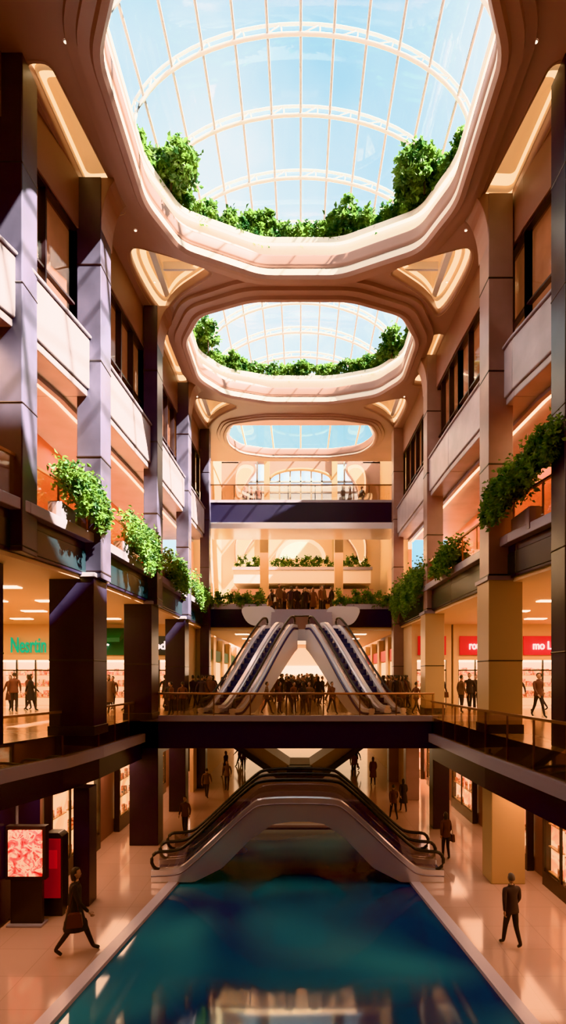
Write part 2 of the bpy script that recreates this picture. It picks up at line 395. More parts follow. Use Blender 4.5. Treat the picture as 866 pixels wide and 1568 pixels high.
# ------------------------------------------------------------------ columns
def column(name,x0,x1,y0,y1,z0,z1,mat,flare=True,lower=None,joint=True):
    b=MB()
    zb=lower[3] if lower else z0
    b.box(x0,x1,y0,y1,zb,z1,mat)
    if joint:
        for z in (7.0,9.3,12.4,15.0,17.6):
            if zb+.1<z<z1: b.box(x0-.012,x1+.012,y0-.012,y1+.01,z,z+.05,DARK)
    if lower: 
        lx0,lx1,lz0,lz1,lm=lower
        b.box(lx0,lx1,y0-.12,y1+.1,lz0,lz1,lm); b.box(lx0-.05,lx1+.05,y0-.17,y1+.15,lz1,lz1+.12,LIP)
        b.box(lx0-.03,lx1+.03,y0-.15,y1+.13,lz0,lz0+.25,DARK); b.box(lx0-.01,lx1+.01,y0-.13,y1+.11,6.9,6.94,DARK)
    if flare:
        s=1 if x0>0 else -1; xi=(x0 if s>0 else x1)
        n=8; pr=[]
        for k in range(n+1):
            a=math.pi/2*k/n; pr.append((xi-s*(1-math.cos(a))*.55,18.6+math.sin(a)*1.4))
        pr=[(xi+s*.3,18.6)]+pr+[(xi+s*.3,20.0)]
        b.prism(pr,lambda p,a:(p[0],a,p[1]),y0+.02,y1+.1,CEIL)
    return b.build(name,.025)
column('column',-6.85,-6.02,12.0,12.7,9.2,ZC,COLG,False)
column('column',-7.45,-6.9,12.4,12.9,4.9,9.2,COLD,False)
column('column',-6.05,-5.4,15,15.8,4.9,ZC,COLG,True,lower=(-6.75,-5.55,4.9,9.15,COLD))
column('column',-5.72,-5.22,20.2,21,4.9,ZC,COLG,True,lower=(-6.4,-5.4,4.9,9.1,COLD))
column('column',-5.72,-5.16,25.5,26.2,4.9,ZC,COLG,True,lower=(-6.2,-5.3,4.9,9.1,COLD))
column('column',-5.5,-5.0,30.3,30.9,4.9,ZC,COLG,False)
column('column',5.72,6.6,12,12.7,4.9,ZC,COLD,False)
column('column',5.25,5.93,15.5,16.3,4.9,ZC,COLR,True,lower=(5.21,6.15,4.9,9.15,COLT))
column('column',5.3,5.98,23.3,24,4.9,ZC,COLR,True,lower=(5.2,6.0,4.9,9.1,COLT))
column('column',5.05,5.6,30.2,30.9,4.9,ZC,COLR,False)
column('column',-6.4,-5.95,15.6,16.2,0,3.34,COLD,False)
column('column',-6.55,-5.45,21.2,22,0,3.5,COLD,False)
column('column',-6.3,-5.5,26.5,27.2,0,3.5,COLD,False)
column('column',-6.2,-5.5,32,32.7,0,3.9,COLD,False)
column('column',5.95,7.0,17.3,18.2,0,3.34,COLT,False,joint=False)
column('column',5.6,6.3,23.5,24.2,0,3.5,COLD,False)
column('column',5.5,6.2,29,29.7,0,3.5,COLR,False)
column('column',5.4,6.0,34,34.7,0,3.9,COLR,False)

# ------------------------------------------------------------------ bridge (level 2) and far slabs
b=MB()
b.box(-6.15,5.1,21,24,3.75,4.9,NAVY); b.box(-6.2,5.15,20.9,21.15,4.78,5.0,LIP); b.box(-6.0,5.0,21.15,24,4.9,4.92,FLOOR2)
b.box(-5.4,5.4,24,50,3.9,4.88,FLOOR2)
b.build('pedestrian_bridge',.02)
b=MB(); b.box(-6.05,5.05,20.98,21.0,5.0,5.8,RGL); b.tube([(-6.05,20.99,5.83),(5.05,20.99,5.83)],.04,BRASS)
for k in range(9): b.box(-6.05+k*1.38-.02,-6.05+k*1.38+.02,21.0,21.04,5.0,5.82,BRASS)
b.build('glass_railing')
b=MB()
V=[(-3.2,3.75),(-2.2,3.75),(-.5,2.6),(.4,2.6),(2.1,3.75),(3.0,3.75),(.75,2.1),(-.85,2.1)]
b.prism(V,lambda p,a:(p[0],a,p[1]),24.1,26.5,COLT)
b.prism([(x,z-.16) for x,z in [(-3.2,3.75),(-3.0,3.9),(-.75,2.3),(.65,2.3),(2.8,3.9),(3.0,3.75),(.75,2.1),(-.85,2.1)]],lambda p,a:(p[0],a,p[1]),23.9,24.1,DARK)
b.box(-.6,.5,23.8,24.4,1.95,2.6,NAVY)
b.build('stair_soffit')
b=MB()
b.box(-5.2,-1.1,30.8,42,9.2,10.2,NAVY); b.box(1.2,5.2,30.8,42,9.2,10.2,NAVY); b.box(-1.1,1.2,30.8,42,9.2,10.2,WHITE)
b.box(-5.2,5.2,31.2,42,10.2,10.22,FLOOR2)
b.box(-5.4,5.4,30.9,50,9.0,9.2,CREAMC)
for x in (-3.5,-1.2,1.2,3.5):
    for y in (33,37,41,45): b.box(x-.4,x+.4,y,y+.5,8.97,9.01,PANEL)
for s in (-1,1):
    b.prism(rcorner([(s*1.4,9.25),(s*2.9,9.25),(s*3.4,10.3),(s*1.4,10.35)],.5),lambda p,a:(p[0],a,p[1]),30.5,30.8,WHITE)
b.box(-1.95,2.05,27.6,30.8,8.25,8.82,WHITE); b.box(-1.9,2.0,27.65,30.8,8.82,8.84,FLOOR2)
for k in range(7): b.box(-1.6,1.7,28.9+k*.27,30.8,8.84+k*.19,9.03+k*.19,LIP)
b.build('gallery_slab_far_level3')
b=MB(); b.box(-.32,.42,27.64,27.66,8.84,9.45,RGL); b.tube([(-.32,27.65,9.48),(.42,27.65,9.48)],.04,BLACK); b.build('glass_railing')
b=MB()
b.box(-5.2,5.3,30.8,33.2,15.0,16.2,NAVY); b.box(-5.25,5.35,30.72,33.2,14.65,15.0,WHITE); b.box(-5.2,5.3,30.76,30.8,16.12,16.26,LIP)
b.build('footbridge_far_level4')
b=MB(); b.box(-5.2,5.3,30.84,30.86,16.26,17.1,RGL); b.tube([(-5.2,30.85,17.12),(5.3,30.85,17.12)],.04,BRASS)
for k in range(8): b.box(-5.2+k*1.5-.02,-5.2+k*1.5+.02,30.86,30.9,16.2,17.1,DARK)
b.build('glass_railing')
# far end wall
b=MB()
b.box(-6.2,6.2,42,42.3,10.2,18.9,CREAMC); b.box(-6.2,6.2,42,42.3,22.6,23.4,CEIL)
for s in (-1,1):
    b.box(s*2.35,s*2.75,41.7,42.3,10.2,23.4,COLT); b.box(s*4.7,s*6.2,42,42.3,18.9,22.7,CEIL)
    b.box(s*6.0,s*6.2,31,50,0,23.4,CREAMC)
n=16
arcp=[(2.35*math.cos(math.pi*i/n),21.3+.8*math.sin(math.pi*i/n)) for i in range(n+1)]
b.prism([(2.5,22.8)]+arcp+[(-2.5,22.8)],lambda p,a:(p[0],a,p[1]),41.9,42.2,CEIL)
b.build('wall_far')
b=MB(); b.add([(-6.2,37.3,23.4),(6.2,37.3,23.4),(6.2,42.3,23.4),(-6.2,42.3,23.4)],[(0,1,2,3)],TINTGL)
for x in (-4,-2,0,2,4): b.box(x-.05,x+.05,37.3,42.3,23.3,23.42,RIB)
b.box(-6.2,6.2,35.0,37.3,23.35,23.5,CEIL); b.box(-6.2,6.2,34.9,35.0,20.4,20.6,CEIL); b.build('skylight_roof_far')
b=MB()
b.box(-4.9,4.9,42.25,42.3,18.8,22.7,WINSKY)
for x in (-1.6,-.8,0,.8,1.6): b.box(x-.06,x+.06,41.95,42.2,18.9,22.2,MULL)
for z in (19.6,20.4,21.2): b.box(-4.7,4.7,41.95,42.2,z-.05,z+.05,MULL)
for x in (-4,-3.3,3.3,4): b.box(x-.06,x+.06,41.95,42.2,18.9,22.7,MULL)
b.tube([(x,41.9,z) for x,z in arcp],.12,COLT)
b.build('window_far_arched')
b=MB()
for z0,sc in ((14.4,1),(19.4,1.05)):
    for s in (-1,1):
        base=[(s*3.0,z0+3.0),(s*4.9,z0+3.2),(s*5.0,z0+.4),(s*4.4,z0+.1),(s*4.2,z0+1.4)]
        p=chaikin(base,3)
        for k,y,m in ((1.0,41.5,CEIL),(.85,41.46,COVE2),(.68,41.42,COFT)):
            b.prism(scale2(p,k),lambda q,a:(q[0],a,q[1]),y,42,m)
p=[(1.9*math.cos(math.pi*i/12),15.3+1.6*math.sin(math.pi*i/12)) for i in range(13)]
b.prism(p,lambda q,a:(q[0],a,q[1]),41.7,42,COVE2)
p=[(1.6*math.cos(math.pi*i/12),15.3+1.3*math.sin(math.pi*i/12)) for i in range(13)]
b.prism(p,lambda q,a:(q[0],a,q[1]),41.6,42,SHAFT)
b.build('wall_niche_lights')
b=MB()
b.box(-4.6,4.8,38,42,12.85,13.9,SHAFT); b.box(-4.8,5.0,38.3,42,11.9,12.5,CEIL); b.box(-4.7,4.9,37.9,38.05,13.75,13.95,LIP)
b.box(-2.65,-2.1,36,36.6,10.2,17,COLT); b.box(2.2,2.75,36,36.6,10.2,17,COLT)
b.build('balcony_far')
b=MB()
b.box(-6,6,50,50.2,0,9.2,SHOPW); b.box(-2.6,2.2,49.9,50,6.6,7.4,HOT); b.box(-4.4,-3.2,49.85,50,5,8.3,REDK); b.box(3,4.2,49.85,50,5,8.3,REDK)
for s in (-1,1):
    for k in range(4):
        y=33+k*4
        b.box(s*5.75,s*5.95,y,y+2.6,5.1,7.4,SHOPW); b.box(s*5.7,s*5.95,y,y+2.6,7.5,8.2,RED if s>0 else GREENAWN); b.box(s*5.6,s*5.95,y+2.7,y+3.6,4.9,9.0,COLT)
b.build('shopfront_arcade')

# ------------------------------------------------------------------ shops (level 2, facing down the hall)
def text_obj(txt,loc,size,mat,parent,rot=(math.pi/2,0,0),sx=1):
    cu=bpy.data.curves.new('letters','FONT'); cu.body=txt; cu.size=size; cu.extrude=.03; cu.align_x='CENTER'; cu.align_y='CENTER'; cu.offset=.01
    o=bpy.data.objects.new('tmp',cu); COL.objects.link(o); dg=bpy.context.evaluated_depsgraph_get()
    me=bpy.data.meshes.new_from_object(o.evaluated_get(dg)); bpy.data.objects.remove(o); me.materials.clear(); me.materials.append(mat)
    t=bpy.data.objects.new('sign_letters',me); COL.objects.link(t); t.location=loc; t.rotation_euler=rot; t.parent=parent; t.scale.x=sx
    return t
def shop(name,x0,x1,y,signmat,lettermat,txt,sz=(7.55,8.5),boxsign=True,tx=None,sx=1):
    b=MB(); w=x1-x0
    b.box(x0,x0+.25,y,y+2.8,4.9,9.1,CREAMC); b.box(x1-.25,x1,y,y+2.8,4.9,9.1,CREAMC)
    b.box(x0+.25,x1-.25,y,y+.2,7.3,9.1,CREAMC)
    b.box(x0+.25,x1-.25,y+2.6,y+2.75,4.9,7.3,SHOPW); b.box(x0+.25,x1-.25,y+.2,y+2.6,7.25,7.3,PANEL)
    b.box(x0+.25,x1-.25,y+.08,y+.1,4.95,7.3,CLRGL)
    k=max(2,round(w/1.1))
    for i in range(k+1):
        xx=x0+.25+(w-.5)*i/k; b.box(xx-.03,xx+.03,y+.02,y+.14,4.9,7.3,DARK)
    b.box(x0+.25,x1-.25,y+.02,y+.14,6.75,6.82,DARK)
    for i in range(3):
        z=5.3+i*.6; b.box(x0+.5,x1-.5,y+2.1,y+2.55,z,z+.05,COLT); 
        xx=x0+.6
        while xx<x1-.8:
            ww=random.uniform(.15,.4); b.box(xx,xx+ww,y+2.15,y+2.5,z+.05,z+random.uniform(.2,.45),GOODS); xx+=ww+.1
    if boxsign: b.box(x0+.3,x1-.3,y-.12,y-.01,sz[0],sz[1],signmat)
    o=b.build(name)
    text_obj(txt,(tx if tx else (x0+x1)/2,y-.18,(sz[0]+sz[1])/2-.02),(sz[1]-sz[0])*(.6 if boxsign else 1.15),lettermat,o,sx=sx)
    return o
shop('shopfront',-16.5,-12.2,28,GREEN,GREEN,'Nesrtin',boxsign=False,tx=-13.65,sx=.54)
shop('shopfront',-12.1,-8.6,28,GREENAWN,SIGNW,'atelier')
shop('shopfront',-8.5,-5.8,28,TEAL,SIGNW,'moda')
shop('shopfront',10.9,16.8,28,RED,SIGNW,'mo LIORE',tx=12.6,sx=.8)
shop('shopfront',7.7,10.8,28,RED,SIGNW,'rouge',tx=8.9,sx=.7)
shop('shopfront',5.6,7.6,28,RED,SIGNW,'casa',sx=.7)
b=MB(); b.prism([(0,0),(-.9,-.55),(-.9,-.75),(0,-.4)],lambda p,a:(a,27.85+p[0],8.9+p[1]),-11.9,-8.8,GREENAWN); b.build('awning')

# ------------------------------------------------------------------ ground shop windows
def gwin(name,s,y0,y1,z0,z1,artm,n=2,X=7.8,D=.26):
    b=MB(); w=(y1-y0)/n
    xf=X-D
    b.box(s*(X-.04),s*(X-.01),y0,y1,z0,z1,artm)
    b.box(s*xf,s*(X-.04),y0-.12,y1+.12,0,z0,DARK); b.box(s*xf,s*(X-.04),y0-.12,y1+.12,z1,z1+.35,DARK)
    b.box(s*xf,s*(X-.04),y0-.12,y0,z0,z1,DARK); b.box(s*xf,s*(X-.04),y1,y1+.12,z0,z1,DARK)
    for i in range(1,n): b.box(s*xf,s*(xf+.05),y0+w*i-.05,y0+w*i+.05,z0,z1,DARK)
    b.box(s*(xf+.03),s*(xf+.04),y0,y1,z0,z1,CLRGL)
    for i in range(n):
        for z in (z0+.02,z0+.8,z0+1.5):
            b.box(s*(X-.18),s*(X-.05),y0+w*i+.12,y0+w*(i+1)-.12,z,z+.03,COLT)
            yy=y0+w*i+.2
            while yy<y0+w*(i+1)-.35:
                ww=random.uniform(.08,.2); b.box(s*(X-.16),s*(X-.07),yy,yy+ww,z+.03,z+.03+random.uniform(.12,.4),GOODS); yy+=ww+random.uniform(.15,.5)
    return b.build(name)
for y,a,n in ((16.9,ART2,3),(23.2,ART2,2),(28,ART3,2),(33,ART2,3),(38,ART3,3)):
    gwin('shop_window',-1,y,y+(3.9 if y<17 else 3),.55,2.9,a,n)
for y,a,n in ((10.5,ART3,3),(14,ART3,3),(18.6,ART3,3),(24.5,ART3,2),(30,ART2,3),(35,ART3,3),(40,ART2,2)):
    gwin('shop_window',1,y,y+3.2,.45,2.9,a,n)
b=MB(); b.box(-7.79,-7.7,8,16.4,.1,3.3,NAVY)
for y in (9,11,13,15): b.box(-7.7,-7.66,y,y+.06,.1,3.3,LIP)
b.build('wall_panelling')
b=MB(); b.box(-7.66,-6.62,14.4,14.6,1.2,2.6,DARK); b.box(-7.58,-6.7,14.36,14.4,1.3,2.5,ART1); b.box(-7.55,-6.73,14.43,14.57,0,1.2,DARK); b.box(-7.6,-6.68,14.3,14.7,0,.06,LIP); b.build('poster_display',.01)
b=MB(); b.prism([(-7.0,0),(-6.44,0),(-6.44,2.15),(-6.55,2.25),(-6.89,2.25),(-7.0,2.15)],lambda p,a:(p[0],a,p[1]),15.0,15.4,DARK); b.box(-6.96,-6.48,14.96,15.0,.5,2.1,REDK); b.box(-6.88,-6.56,14.94,14.96,1.3,1.8,RED); b.build('directory_kiosk',.02)

# ------------------------------------------------------------------ escalators
def lerp(pts,x):
    if x<=pts[0][0]: return pts[0][1]
    for (a,b_),(c,d) in zip(pts,pts[1:]):
        if x<=c: return b_+(d-b_)*(x-a)/(c-a)
    return pts[-1][1]
def escalator(name,O,D,top,bot,s0,s1,walls,truss,inner,glassm,bh=.75,N=60,wt=.07,midrail=True,hr_r=.055,trim=None):
    D=Vector(D).normalized(); Pp=Vector((-D.y,D.x,0)); O=Vector(O)
    T=lambda s,w,z: tuple(O+D*s+Pp*w+Vector((0,0,z)))
    b=MB(); w0,w1=walls[0],walls[-1]
    ss=[s0+(s1-s0)*i/N for i in range(N+1)]
    zt=lambda s:lerp(top,s); zb=lambda s:lerp(bot,s)
    for wa,wb in ((w0-wt,w0+wt),(w1-wt,w1+wt)):
        rings=[[T(s,wa,zb(s)),T(s,wb,zb(s)),T(s,wb,zt(s)+.16),T(s,(wa+wb)/2,zt(s)+.2),T(s,wa,zt(s)+.16)] for s in ss]
        b.loft(rings,truss,cap0=True,cap1=True,smooth=False)
    b.loft([[T(s,w0,zb(s)+.01),T(s,w1,zb(s)+.01),T(s,w1,zb(s)+.06),T(s,w0,zb(s)+.06)] for s in ss],truss,cap0=True,cap1=True,smooth=False)
    for w in (w0-wt-.01,w1+wt+.01): b.tube([T(s,w,zt(s)-.02) for s in ss],.06 if trim else .025,trim or LIP,5)
    for w in walls:
        if not midrail and w not in (w0,w1):
            b.loft([[T(s,w-.11,zt(s)),T(s,w+.11,zt(s)),T(s,w+.09,zt(s)+.3),T(s,w-.09,zt(s)+.3)] for s in ss],truss,cap0=True,cap1=True,smooth=False); continue
        e0,e1=s0+.25,s1-.25
        sa=[e0+(e1-e0)*i/N for i in range(N+1)]
        b.loft([[T(s,w-.012,zt(s)+.12),T(s,w+.012,zt(s)+.12),T(s,w+.012,zt(s)+bh),T(s,w-.012,zt(s)+bh)] for s in sa],glassm,cap0=True,cap1=True,smooth=False)
        hr=[]
        R=bh/2-.08
        for i in range(7):
            a=-math.pi/2+ -math.pi*i/7
            hr.append(T(e0+R*math.cos(a)*.9,w,zt(e0)+bh-R+R*math.sin(a)))
        hr+= [T(s,w,zt(s)+bh) for s in sa]
        for i in range(7):
            a=math.pi/2-math.pi*(i+1)/7
            hr.append(T(e1+R*math.cos(a)*.9,w,zt(e1)+bh-R+R*math.sin(a)))
        b.tube(hr,hr_r,BLACK,8)
    for wa,wb in zip(walls,walls[1:]):
        s=s0+.05
        while s<s1-.05:
            e=min(s+.3,s1); z=(zt(s)+zt(e))/2+.02
            zl=z-.35 if abs(zt(s)-zt(e))>.02 else z-.06
            wl,wr=wa+.16,wb-.16
            b.hexa([T(s,wl,zl),T(e,wl,zl),T(e,wr,zl),T(s,wr,zl),T(s,wl,z),T(e,wl,z),T(e,wr,z),T(s,wr,z)],STEP)
            b.hexa([T(s,wl,z),T(s+.03,wl,z),T(s+.03,wr,z),T(s,wr,z),T(s,wl,z+.008),T(s+.03,wl,z+.008),T(s+.03,wr,z+.008),T(s,wr,z+.008)],LIP)
            s+=.3
        for wq in (wa+.07,wb-.16):
            b.loft([[T(s,wq,zt(s)+.02),T(s,wq+.09,zt(s)+.02),T(s,wq+.09,zt(s)+.18),T(s,wq,zt(s)+.18)] for s in ss],inner,smooth=False,cap0=True,cap1=True)
    return b.build(name)
top=chaikin([(-4.7,.22),(-3.95,.25),(-3.6,.4),(-1.6,2.3),(-1.2,2.5),(1.05,2.5),(1.45,2.3),(3.45,.4),(3.8,.25),(4.5,.22)],2,False)
bot=chaikin([(-4.7,0.01),(-2.9,0.01),(-1.15,1.8),(0,1.95),(1.0,1.8),(2.7,0.01),(4.5,0.01)],1,False)
escalator('escalator',(0,17.5,0),(1,0,0),top,bot,-4.7,4.5,[0,1.05,2.1],METAL,METAL,DGL,bh=.72,N=80)
for s in (-1,1):
    dx=2.4
    O=(s*3.4+.05,22.0,4.92); Dv=(-s*dx,5.6,0); L=math.hypot(dx,5.6)
    tp=chaikin([(0,.1),(.9,.12),(L-.8,3.9),(L,3.92)],3,False)
    bt=chaikin([(0,0.0),(1.1,0.0),(1.9,.1),(L-.6,2.6),(L,2.9)],2,False)
    escalator('escalator',O,Dv,tp,bt,0,L,[-.75,0,.75],WHITE,WHITE,DGL,bh=.55,N=50,wt=.12,midrail=False,hr_r=.05,trim=NAVYB)

# ------------------------------------------------------------------ foliage
def foliage(name,blobs,leaf=.09,trough=None,stems=None,kk=.2):
    v=[];f=[]
    rnd=random.random; g=random.gauss
    for (cx,cy,cz,rx,ry,rz,n) in blobs:
        cl=[]
        for _ in range(max(5,n//45)):
            while True:
                p=(rnd()*2-1,rnd()*2-1,rnd()*2-1)
                if sum(q*q for q in p)<1: break
            cl.append(p)
        for _ in range(n):
            c=random.choice(cl); k=kk
            p=Vector((cx+(c[0]+g(0,k))*rx,cy+(c[1]+g(0,k))*ry,cz+(c[2]+g(0,k))*rz))
            a=Vector((g(0,1),g(0,1),g(0,.6)-.2)).normalized(); q=a.cross(Vector((g(0,1),g(0,1),g(0,1)))).normalized()
            L=leaf*random.uniform(.7,1.4); o=len(v)
            up=a.cross(q)*L*.15
            v+=[tuple(p),tuple(p+a*L*.5+q*L*.33+up),tuple(p+a*L),tuple(p+a*L*.5-q*L*.33+up)]
            f.append((o,o+1,o+2,o+3))
    b=MB(); b.add(v,f,LEAF)
    if trough:
        for t_ in trough: b.box(*t_,LIP); b.box(t_[0]+.04,t_[1]-.04,t_[2]+.03,t_[3]-.03,t_[5],t_[5]+.02,SOIL)
    if stems:
        for st in stems: b.tube(st,.03,SOIL,5)
    return b.build(name,fixn=False)
def ring_hedge(name,O,y0,z,h,w,dens,add=.25,leaf=.13):
    P=scale2(O,1,add); bl=[]
    n=len(P)
    for i in range(n):
        a,c=P[i],P[(i+1)%n]; L=math.dist(a,c); k=max(1,round(L/.3))
        for j in range(k):
            t=j/k; x=a[0]+(c[0]-a[0])*t; y=a[1]+(c[1]-a[1])*t
            if y<y0: continue
            hh=h*random.uniform(.94,1.06)
            bl.append((x,y,z+hh*.5,.22,.22,hh*.5,max(50,int(dens*min(1,L/.3)))))
    return foliage(name,bl,leaf)
ring_hedge('skylight_hedge',O1,15.3,20.95,.72,.3,480,add=.22)
ring_hedge('skylight_hedge',O2,22.5,20.95,.72,.3,340,add=.22)
def tree(name,x,y,z,r,n,leaf=.15):
    bl=[(x+random.gauss(0,.35)*r,y+random.gauss(0,.3)*r,z+random.uniform(.2,1.35)*r,r*.52,r*.5,r*.42,n//8) for _ in range(8)]
    st=[[(x,y,z-.2),(x,y,z+.4*r),(q[0],q[1],q[2])] for q in bl]
    return foliage(name,bl,leaf,stems=st)
tree('skylight_tree',-3.85,16.5,21.1,.78,5500); tree('skylight_tree',3.7,16.6,21.1,.78,5500)
tree('skylight_shrub',-1.55,18.65,21.2,.55,2400); tree('skylight_shrub',1.35,18.65,21.2,.6,2400)
tree('skylight_shrub',-4.1,24.6,21.0,.7,2400); tree('skylight_shrub',-3.0,26.5,21.0,.55,1600); tree('skylight_shrub',0,27.1,21.0,.5,1200); tree('skylight_shrub',2.9,26.5,21.0,.55,1600); tree('skylight_shrub',4.1,25.0,21.0,.7,2400)
def balcony_plant(x,y,z,r,n,s,w=.6):
    bl=[(x,y,z+.12*r,w*.6,r,r*.5,n//3),(x-s*.25,y+r*.35,z-.1*r,w*.5,r*.8,r*.4,n//3)]
    for k in range(7):
        yy=y-r*.6+k*r*.32; dz=random.uniform(.5,1.15)*r
        bl.append((x-s*.42,yy,z-.1*r-dz*.5,.13,.16,dz*.5,n//16))
    xx=sorted((x+s*.12,x+s*.45))
    return foliage('hanging_plant',bl,.13,trough=[(xx[0],xx[1],y-r*.8,y+r*.8,10.2+.0,10.75)],kk=.3)
balcony_plant(-5.7,14.1,11.3,.75,3200,-1); balcony_plant(-5.45,18.3,11.1,1.0,3400,-1); balcony_plant(-5.4,23,11.0,1.0,2400,-1); balcony_plant(-5.4,28,10.9,1.0,2200,-1)
balcony_plant(5.6,14.5,11.5,.75,4400,1); balcony_plant(5.9,12.7,11.9,.7,3600,1); balcony_plant(5.5,20,10.9,.8,2400,1); balcony_plant(5.4,24.8,10.9,1.4,3600,1); balcony_plant(5.35,28.2,10.9,1.3,2500,1)
foliage('planter_hedge',[(-5+i*.4,31.0,10.75,.35,.25,.5,420) for i in range(8)],.12,trough=[(-5.2,-1.9,30.85,31.2,10.2,10.5)])
foliage('planter_hedge',[(2.2+i*.4,31.0,10.75,.35,.25,.5,420) for i in range(8)],.12,trough=[(2.0,5.2,30.85,31.2,10.2,10.5)])
foliage('balcony_hedge',[(-4.2+i*.45,38.3,14.3,.3,.25,.45,260) for i in range(4)]+[(-1.7+i*.45,38.3,14.35,.3,.25,.45,260) for i in range(9)]+[(3.1+i*.45,38.3,14.3,.3,.25,.45,260) for i in range(4)],.13)

# ------------------------------------------------------------------ people
def skinned(verts,edges,rad,roots,sub=1):
    me=bpy.data.meshes.new('t'); me.from_pydata(verts,edges,[]); ob=bpy.data.objects.new('t',me); COL.objects.link(ob)
    md=ob.modifiers.new('s','SKIN'); md.use_smooth_shade=True; sv=me.skin_vertices[0].data
    for i,r in enumerate(rad):
        sv[i].radius=(r,r) if not isinstance(r,tuple) else r
        sv[i].use_root=(i in roots)
    ss=ob.modifiers.new('u','SUBSURF'); ss.levels=sub; ss.render_levels=sub
    dg=bpy.context.evaluated_depsgraph_get(); m2=bpy.data.meshes.new_from_object(ob.evaluated_get(dg))
    vs=[tuple(v.co) for v in m2.vertices]; fs=[tuple(p.vertices) for p in m2.polygons]
    bpy.data.objects.remove(ob); bpy.data.meshes.remove(me); bpy.data.meshes.remove(m2)
    return vs,fs
def human(kind,stride=.0,coat=False,longhair=False,hair=HAIR,jack=JACK,trou=TROU,bag=False,arms=.25,sub=1):
    V=[];E=[];R=[]
    def add(p,r,parent=None):
        V.append(p);R.append(r)
        if parent is not None:E.append((parent,len(V)-1))
        return len(V)-1
    fem=longhair
    sh=.165 if fem else .19
    pel=add((0,0,.96),(.15,.11)); sp=add((0,0,1.12),(.125 if fem else .14,.10),pel); ch=add((0,.0,1.32),(.15 if fem else .175,.12),sp); nb=add((0,-.005,1.46),.07,ch); nk=add((0,.01,1.55),.05,nb)
    hands=[]
    for s in (-1,1):
        fw=s*arms
        a=add((s*sh,0,1.43),.065,ch); e=add((s*(sh+.06),-.02+fw*.5,1.15),.05,a); w=add((s*(sh+.05),.06+fw*1.1,.92),.033,e); hands.append((s,V[w],V[e]))
        hx=.085; k=-s*stride
        h=add((s*hx,0,.90),.095,pel); kn=add((s*hx,k*.45+.03,.50+abs(k)*.02),.062,h)
        back=k<0
        an=add((s*hx,k*1.0-(.03 if back else 0),.09+(.07 if back and stride>.1 else 0)),.042,kn)
        he=V[an]; add((s*(hx+.02),he[1]+.13,he[2]-(.055 if not (back and stride>.1) else .10)),.036,an)
    vs,fs=skinned(V,E,R,[pel],sub)
    b=MB()
    grp={}
    for f in fs:
        c=[sum(vs[i][k] for i in f)/len(f) for k in range(3)]
        if c[2]<.13: m=SHOE
        elif c[2]>1.50: m=SKIN
        elif c[2]<.93 and abs(c[0])<.17: m=trou
        else: m=jack
        grp.setdefault(m.name,[]).append(f)
    for k,ff in grp.items(): b.add(vs,ff,MATS[k],True)
    V=[];E=[];R=[];roots=[]
    for s,w,e in hands:
        w=Vector(w); d=(w-Vector(e)).normalized(); side=Vector((0,1,0)); side=(side-d*side.dot(d)).normalized(); nrm=d.cross(side)*-s
        r0=add(tuple(w-d*.01),(.026,.026)); roots.append(r0); r1=add(tuple(w+d*.05),(.034,.018),r0); add(tuple(w+d*.085),(.034,.016),r1)
        for i,(off,L) in enumerate(((.028,.07),(.010,.08),(-.009,.075),(-.027,.058))):
            p0=w+d*.07+side*off; q0=add(tuple(p0),.009); roots.append(q0)
            q1=add(tuple(p0+d*L*.45+nrm*.006),.0088,q0); q2=add(tuple(p0+d*L*.78+nrm*.02),.008,q1); add(tuple(p0+d*L*.98+nrm*.038),.007,q2)
        p0=w+d*.025+side*.022; q0=add(tuple(p0),.011); roots.append(q0); q1=add(tuple(p0+d*.03+side*.028+nrm*.008),.010,q0); add(tuple(p0+d*.065+side*.034+nrm*.018),.008,q1)
    hv,hf=skinned(V,E,R,roots,1); b.add(hv,hf,SKIN,True)
    hc=(0,.02,1.655)
    def hd(p):
        x,y,z=p
        jaw=1-.28*max(0,-z)**1.3; x*=jaw; 
        if y>0: 
            y*=.93
            if abs(x)<.25 and -.35<z<.15: y+=.17*(1-abs(x)/.25)*(1-abs(z+.15)/.25 if abs(z+.15)<.25 else 0)
            if abs(z-.12)<.12 and .2<abs(x)<.55: y-=.05
            if z<-.6: y+=.10
        return (x,y,z)
    b.sphere(hc,(.074,.095,.118),SKIN,20,16,hd)
    for s in (-1,1):
        b.sphere((s*.074,.01,1.65),(.012,.02,.032),SKIN,8,6); b.sphere((s*.028,.104,1.668),(.011,.008,.007),EYE,8,6)
    b.sphere((0,.108,1.592),(.022,.008,.006),LIPM,8,6)
    def hr(p):
        x,y,z=p
        if y>.25 and z<.45: y=.25+ (y-.25)*.1; x*=.9
        if z<-.35 and not longhair: z=-.35+(z+.35)*.3; y=y*.9-.02
        if longhair and z<-.1: 
            z=z*2.0; y=min(y,.1)*.95-.05
        return (x,y,z)
    b.sphere((0,.008,1.672),(.083,.104,.118),hair,18,14,hr)
    if coat:
        rings=[]
        for z,rx,ry,dy in ((1.44,.13,.09,0),(1.36,.19,.125,0),(1.15,.155,.12,0),(1.02,.165,.13,0),(.85,.2,.165,0),(.66,.215,.21,.0),(.52,.225,.25,.01)):
            rings.append([(rx*math.cos(2*math.pi*i/18),dy+ry*math.sin(2*math.pi*i/18)*(1+.05*math.sin(i*2.1)),z) for i in range(18)])
        b.loft(rings,jack)
        b.loft([[(x*.97,y*.97,z) for x,y,z in rings[-1]],[(x*.9,y*.9,z+.15) for x,y,z in rings[-1]]],jack)
    else:
        rings=[]
        for z,rx,ry in ((1.18,.15,.118),(1.05,.162,.125),(.9,.185,.14),(.86,.186,.142),(.865,.17,.125)):
            rings.append([(rx*math.cos(2*math.pi*i/16),ry*math.sin(2*math.pi*i/16),z) for i in range(16)])
        b.loft(rings,jack)
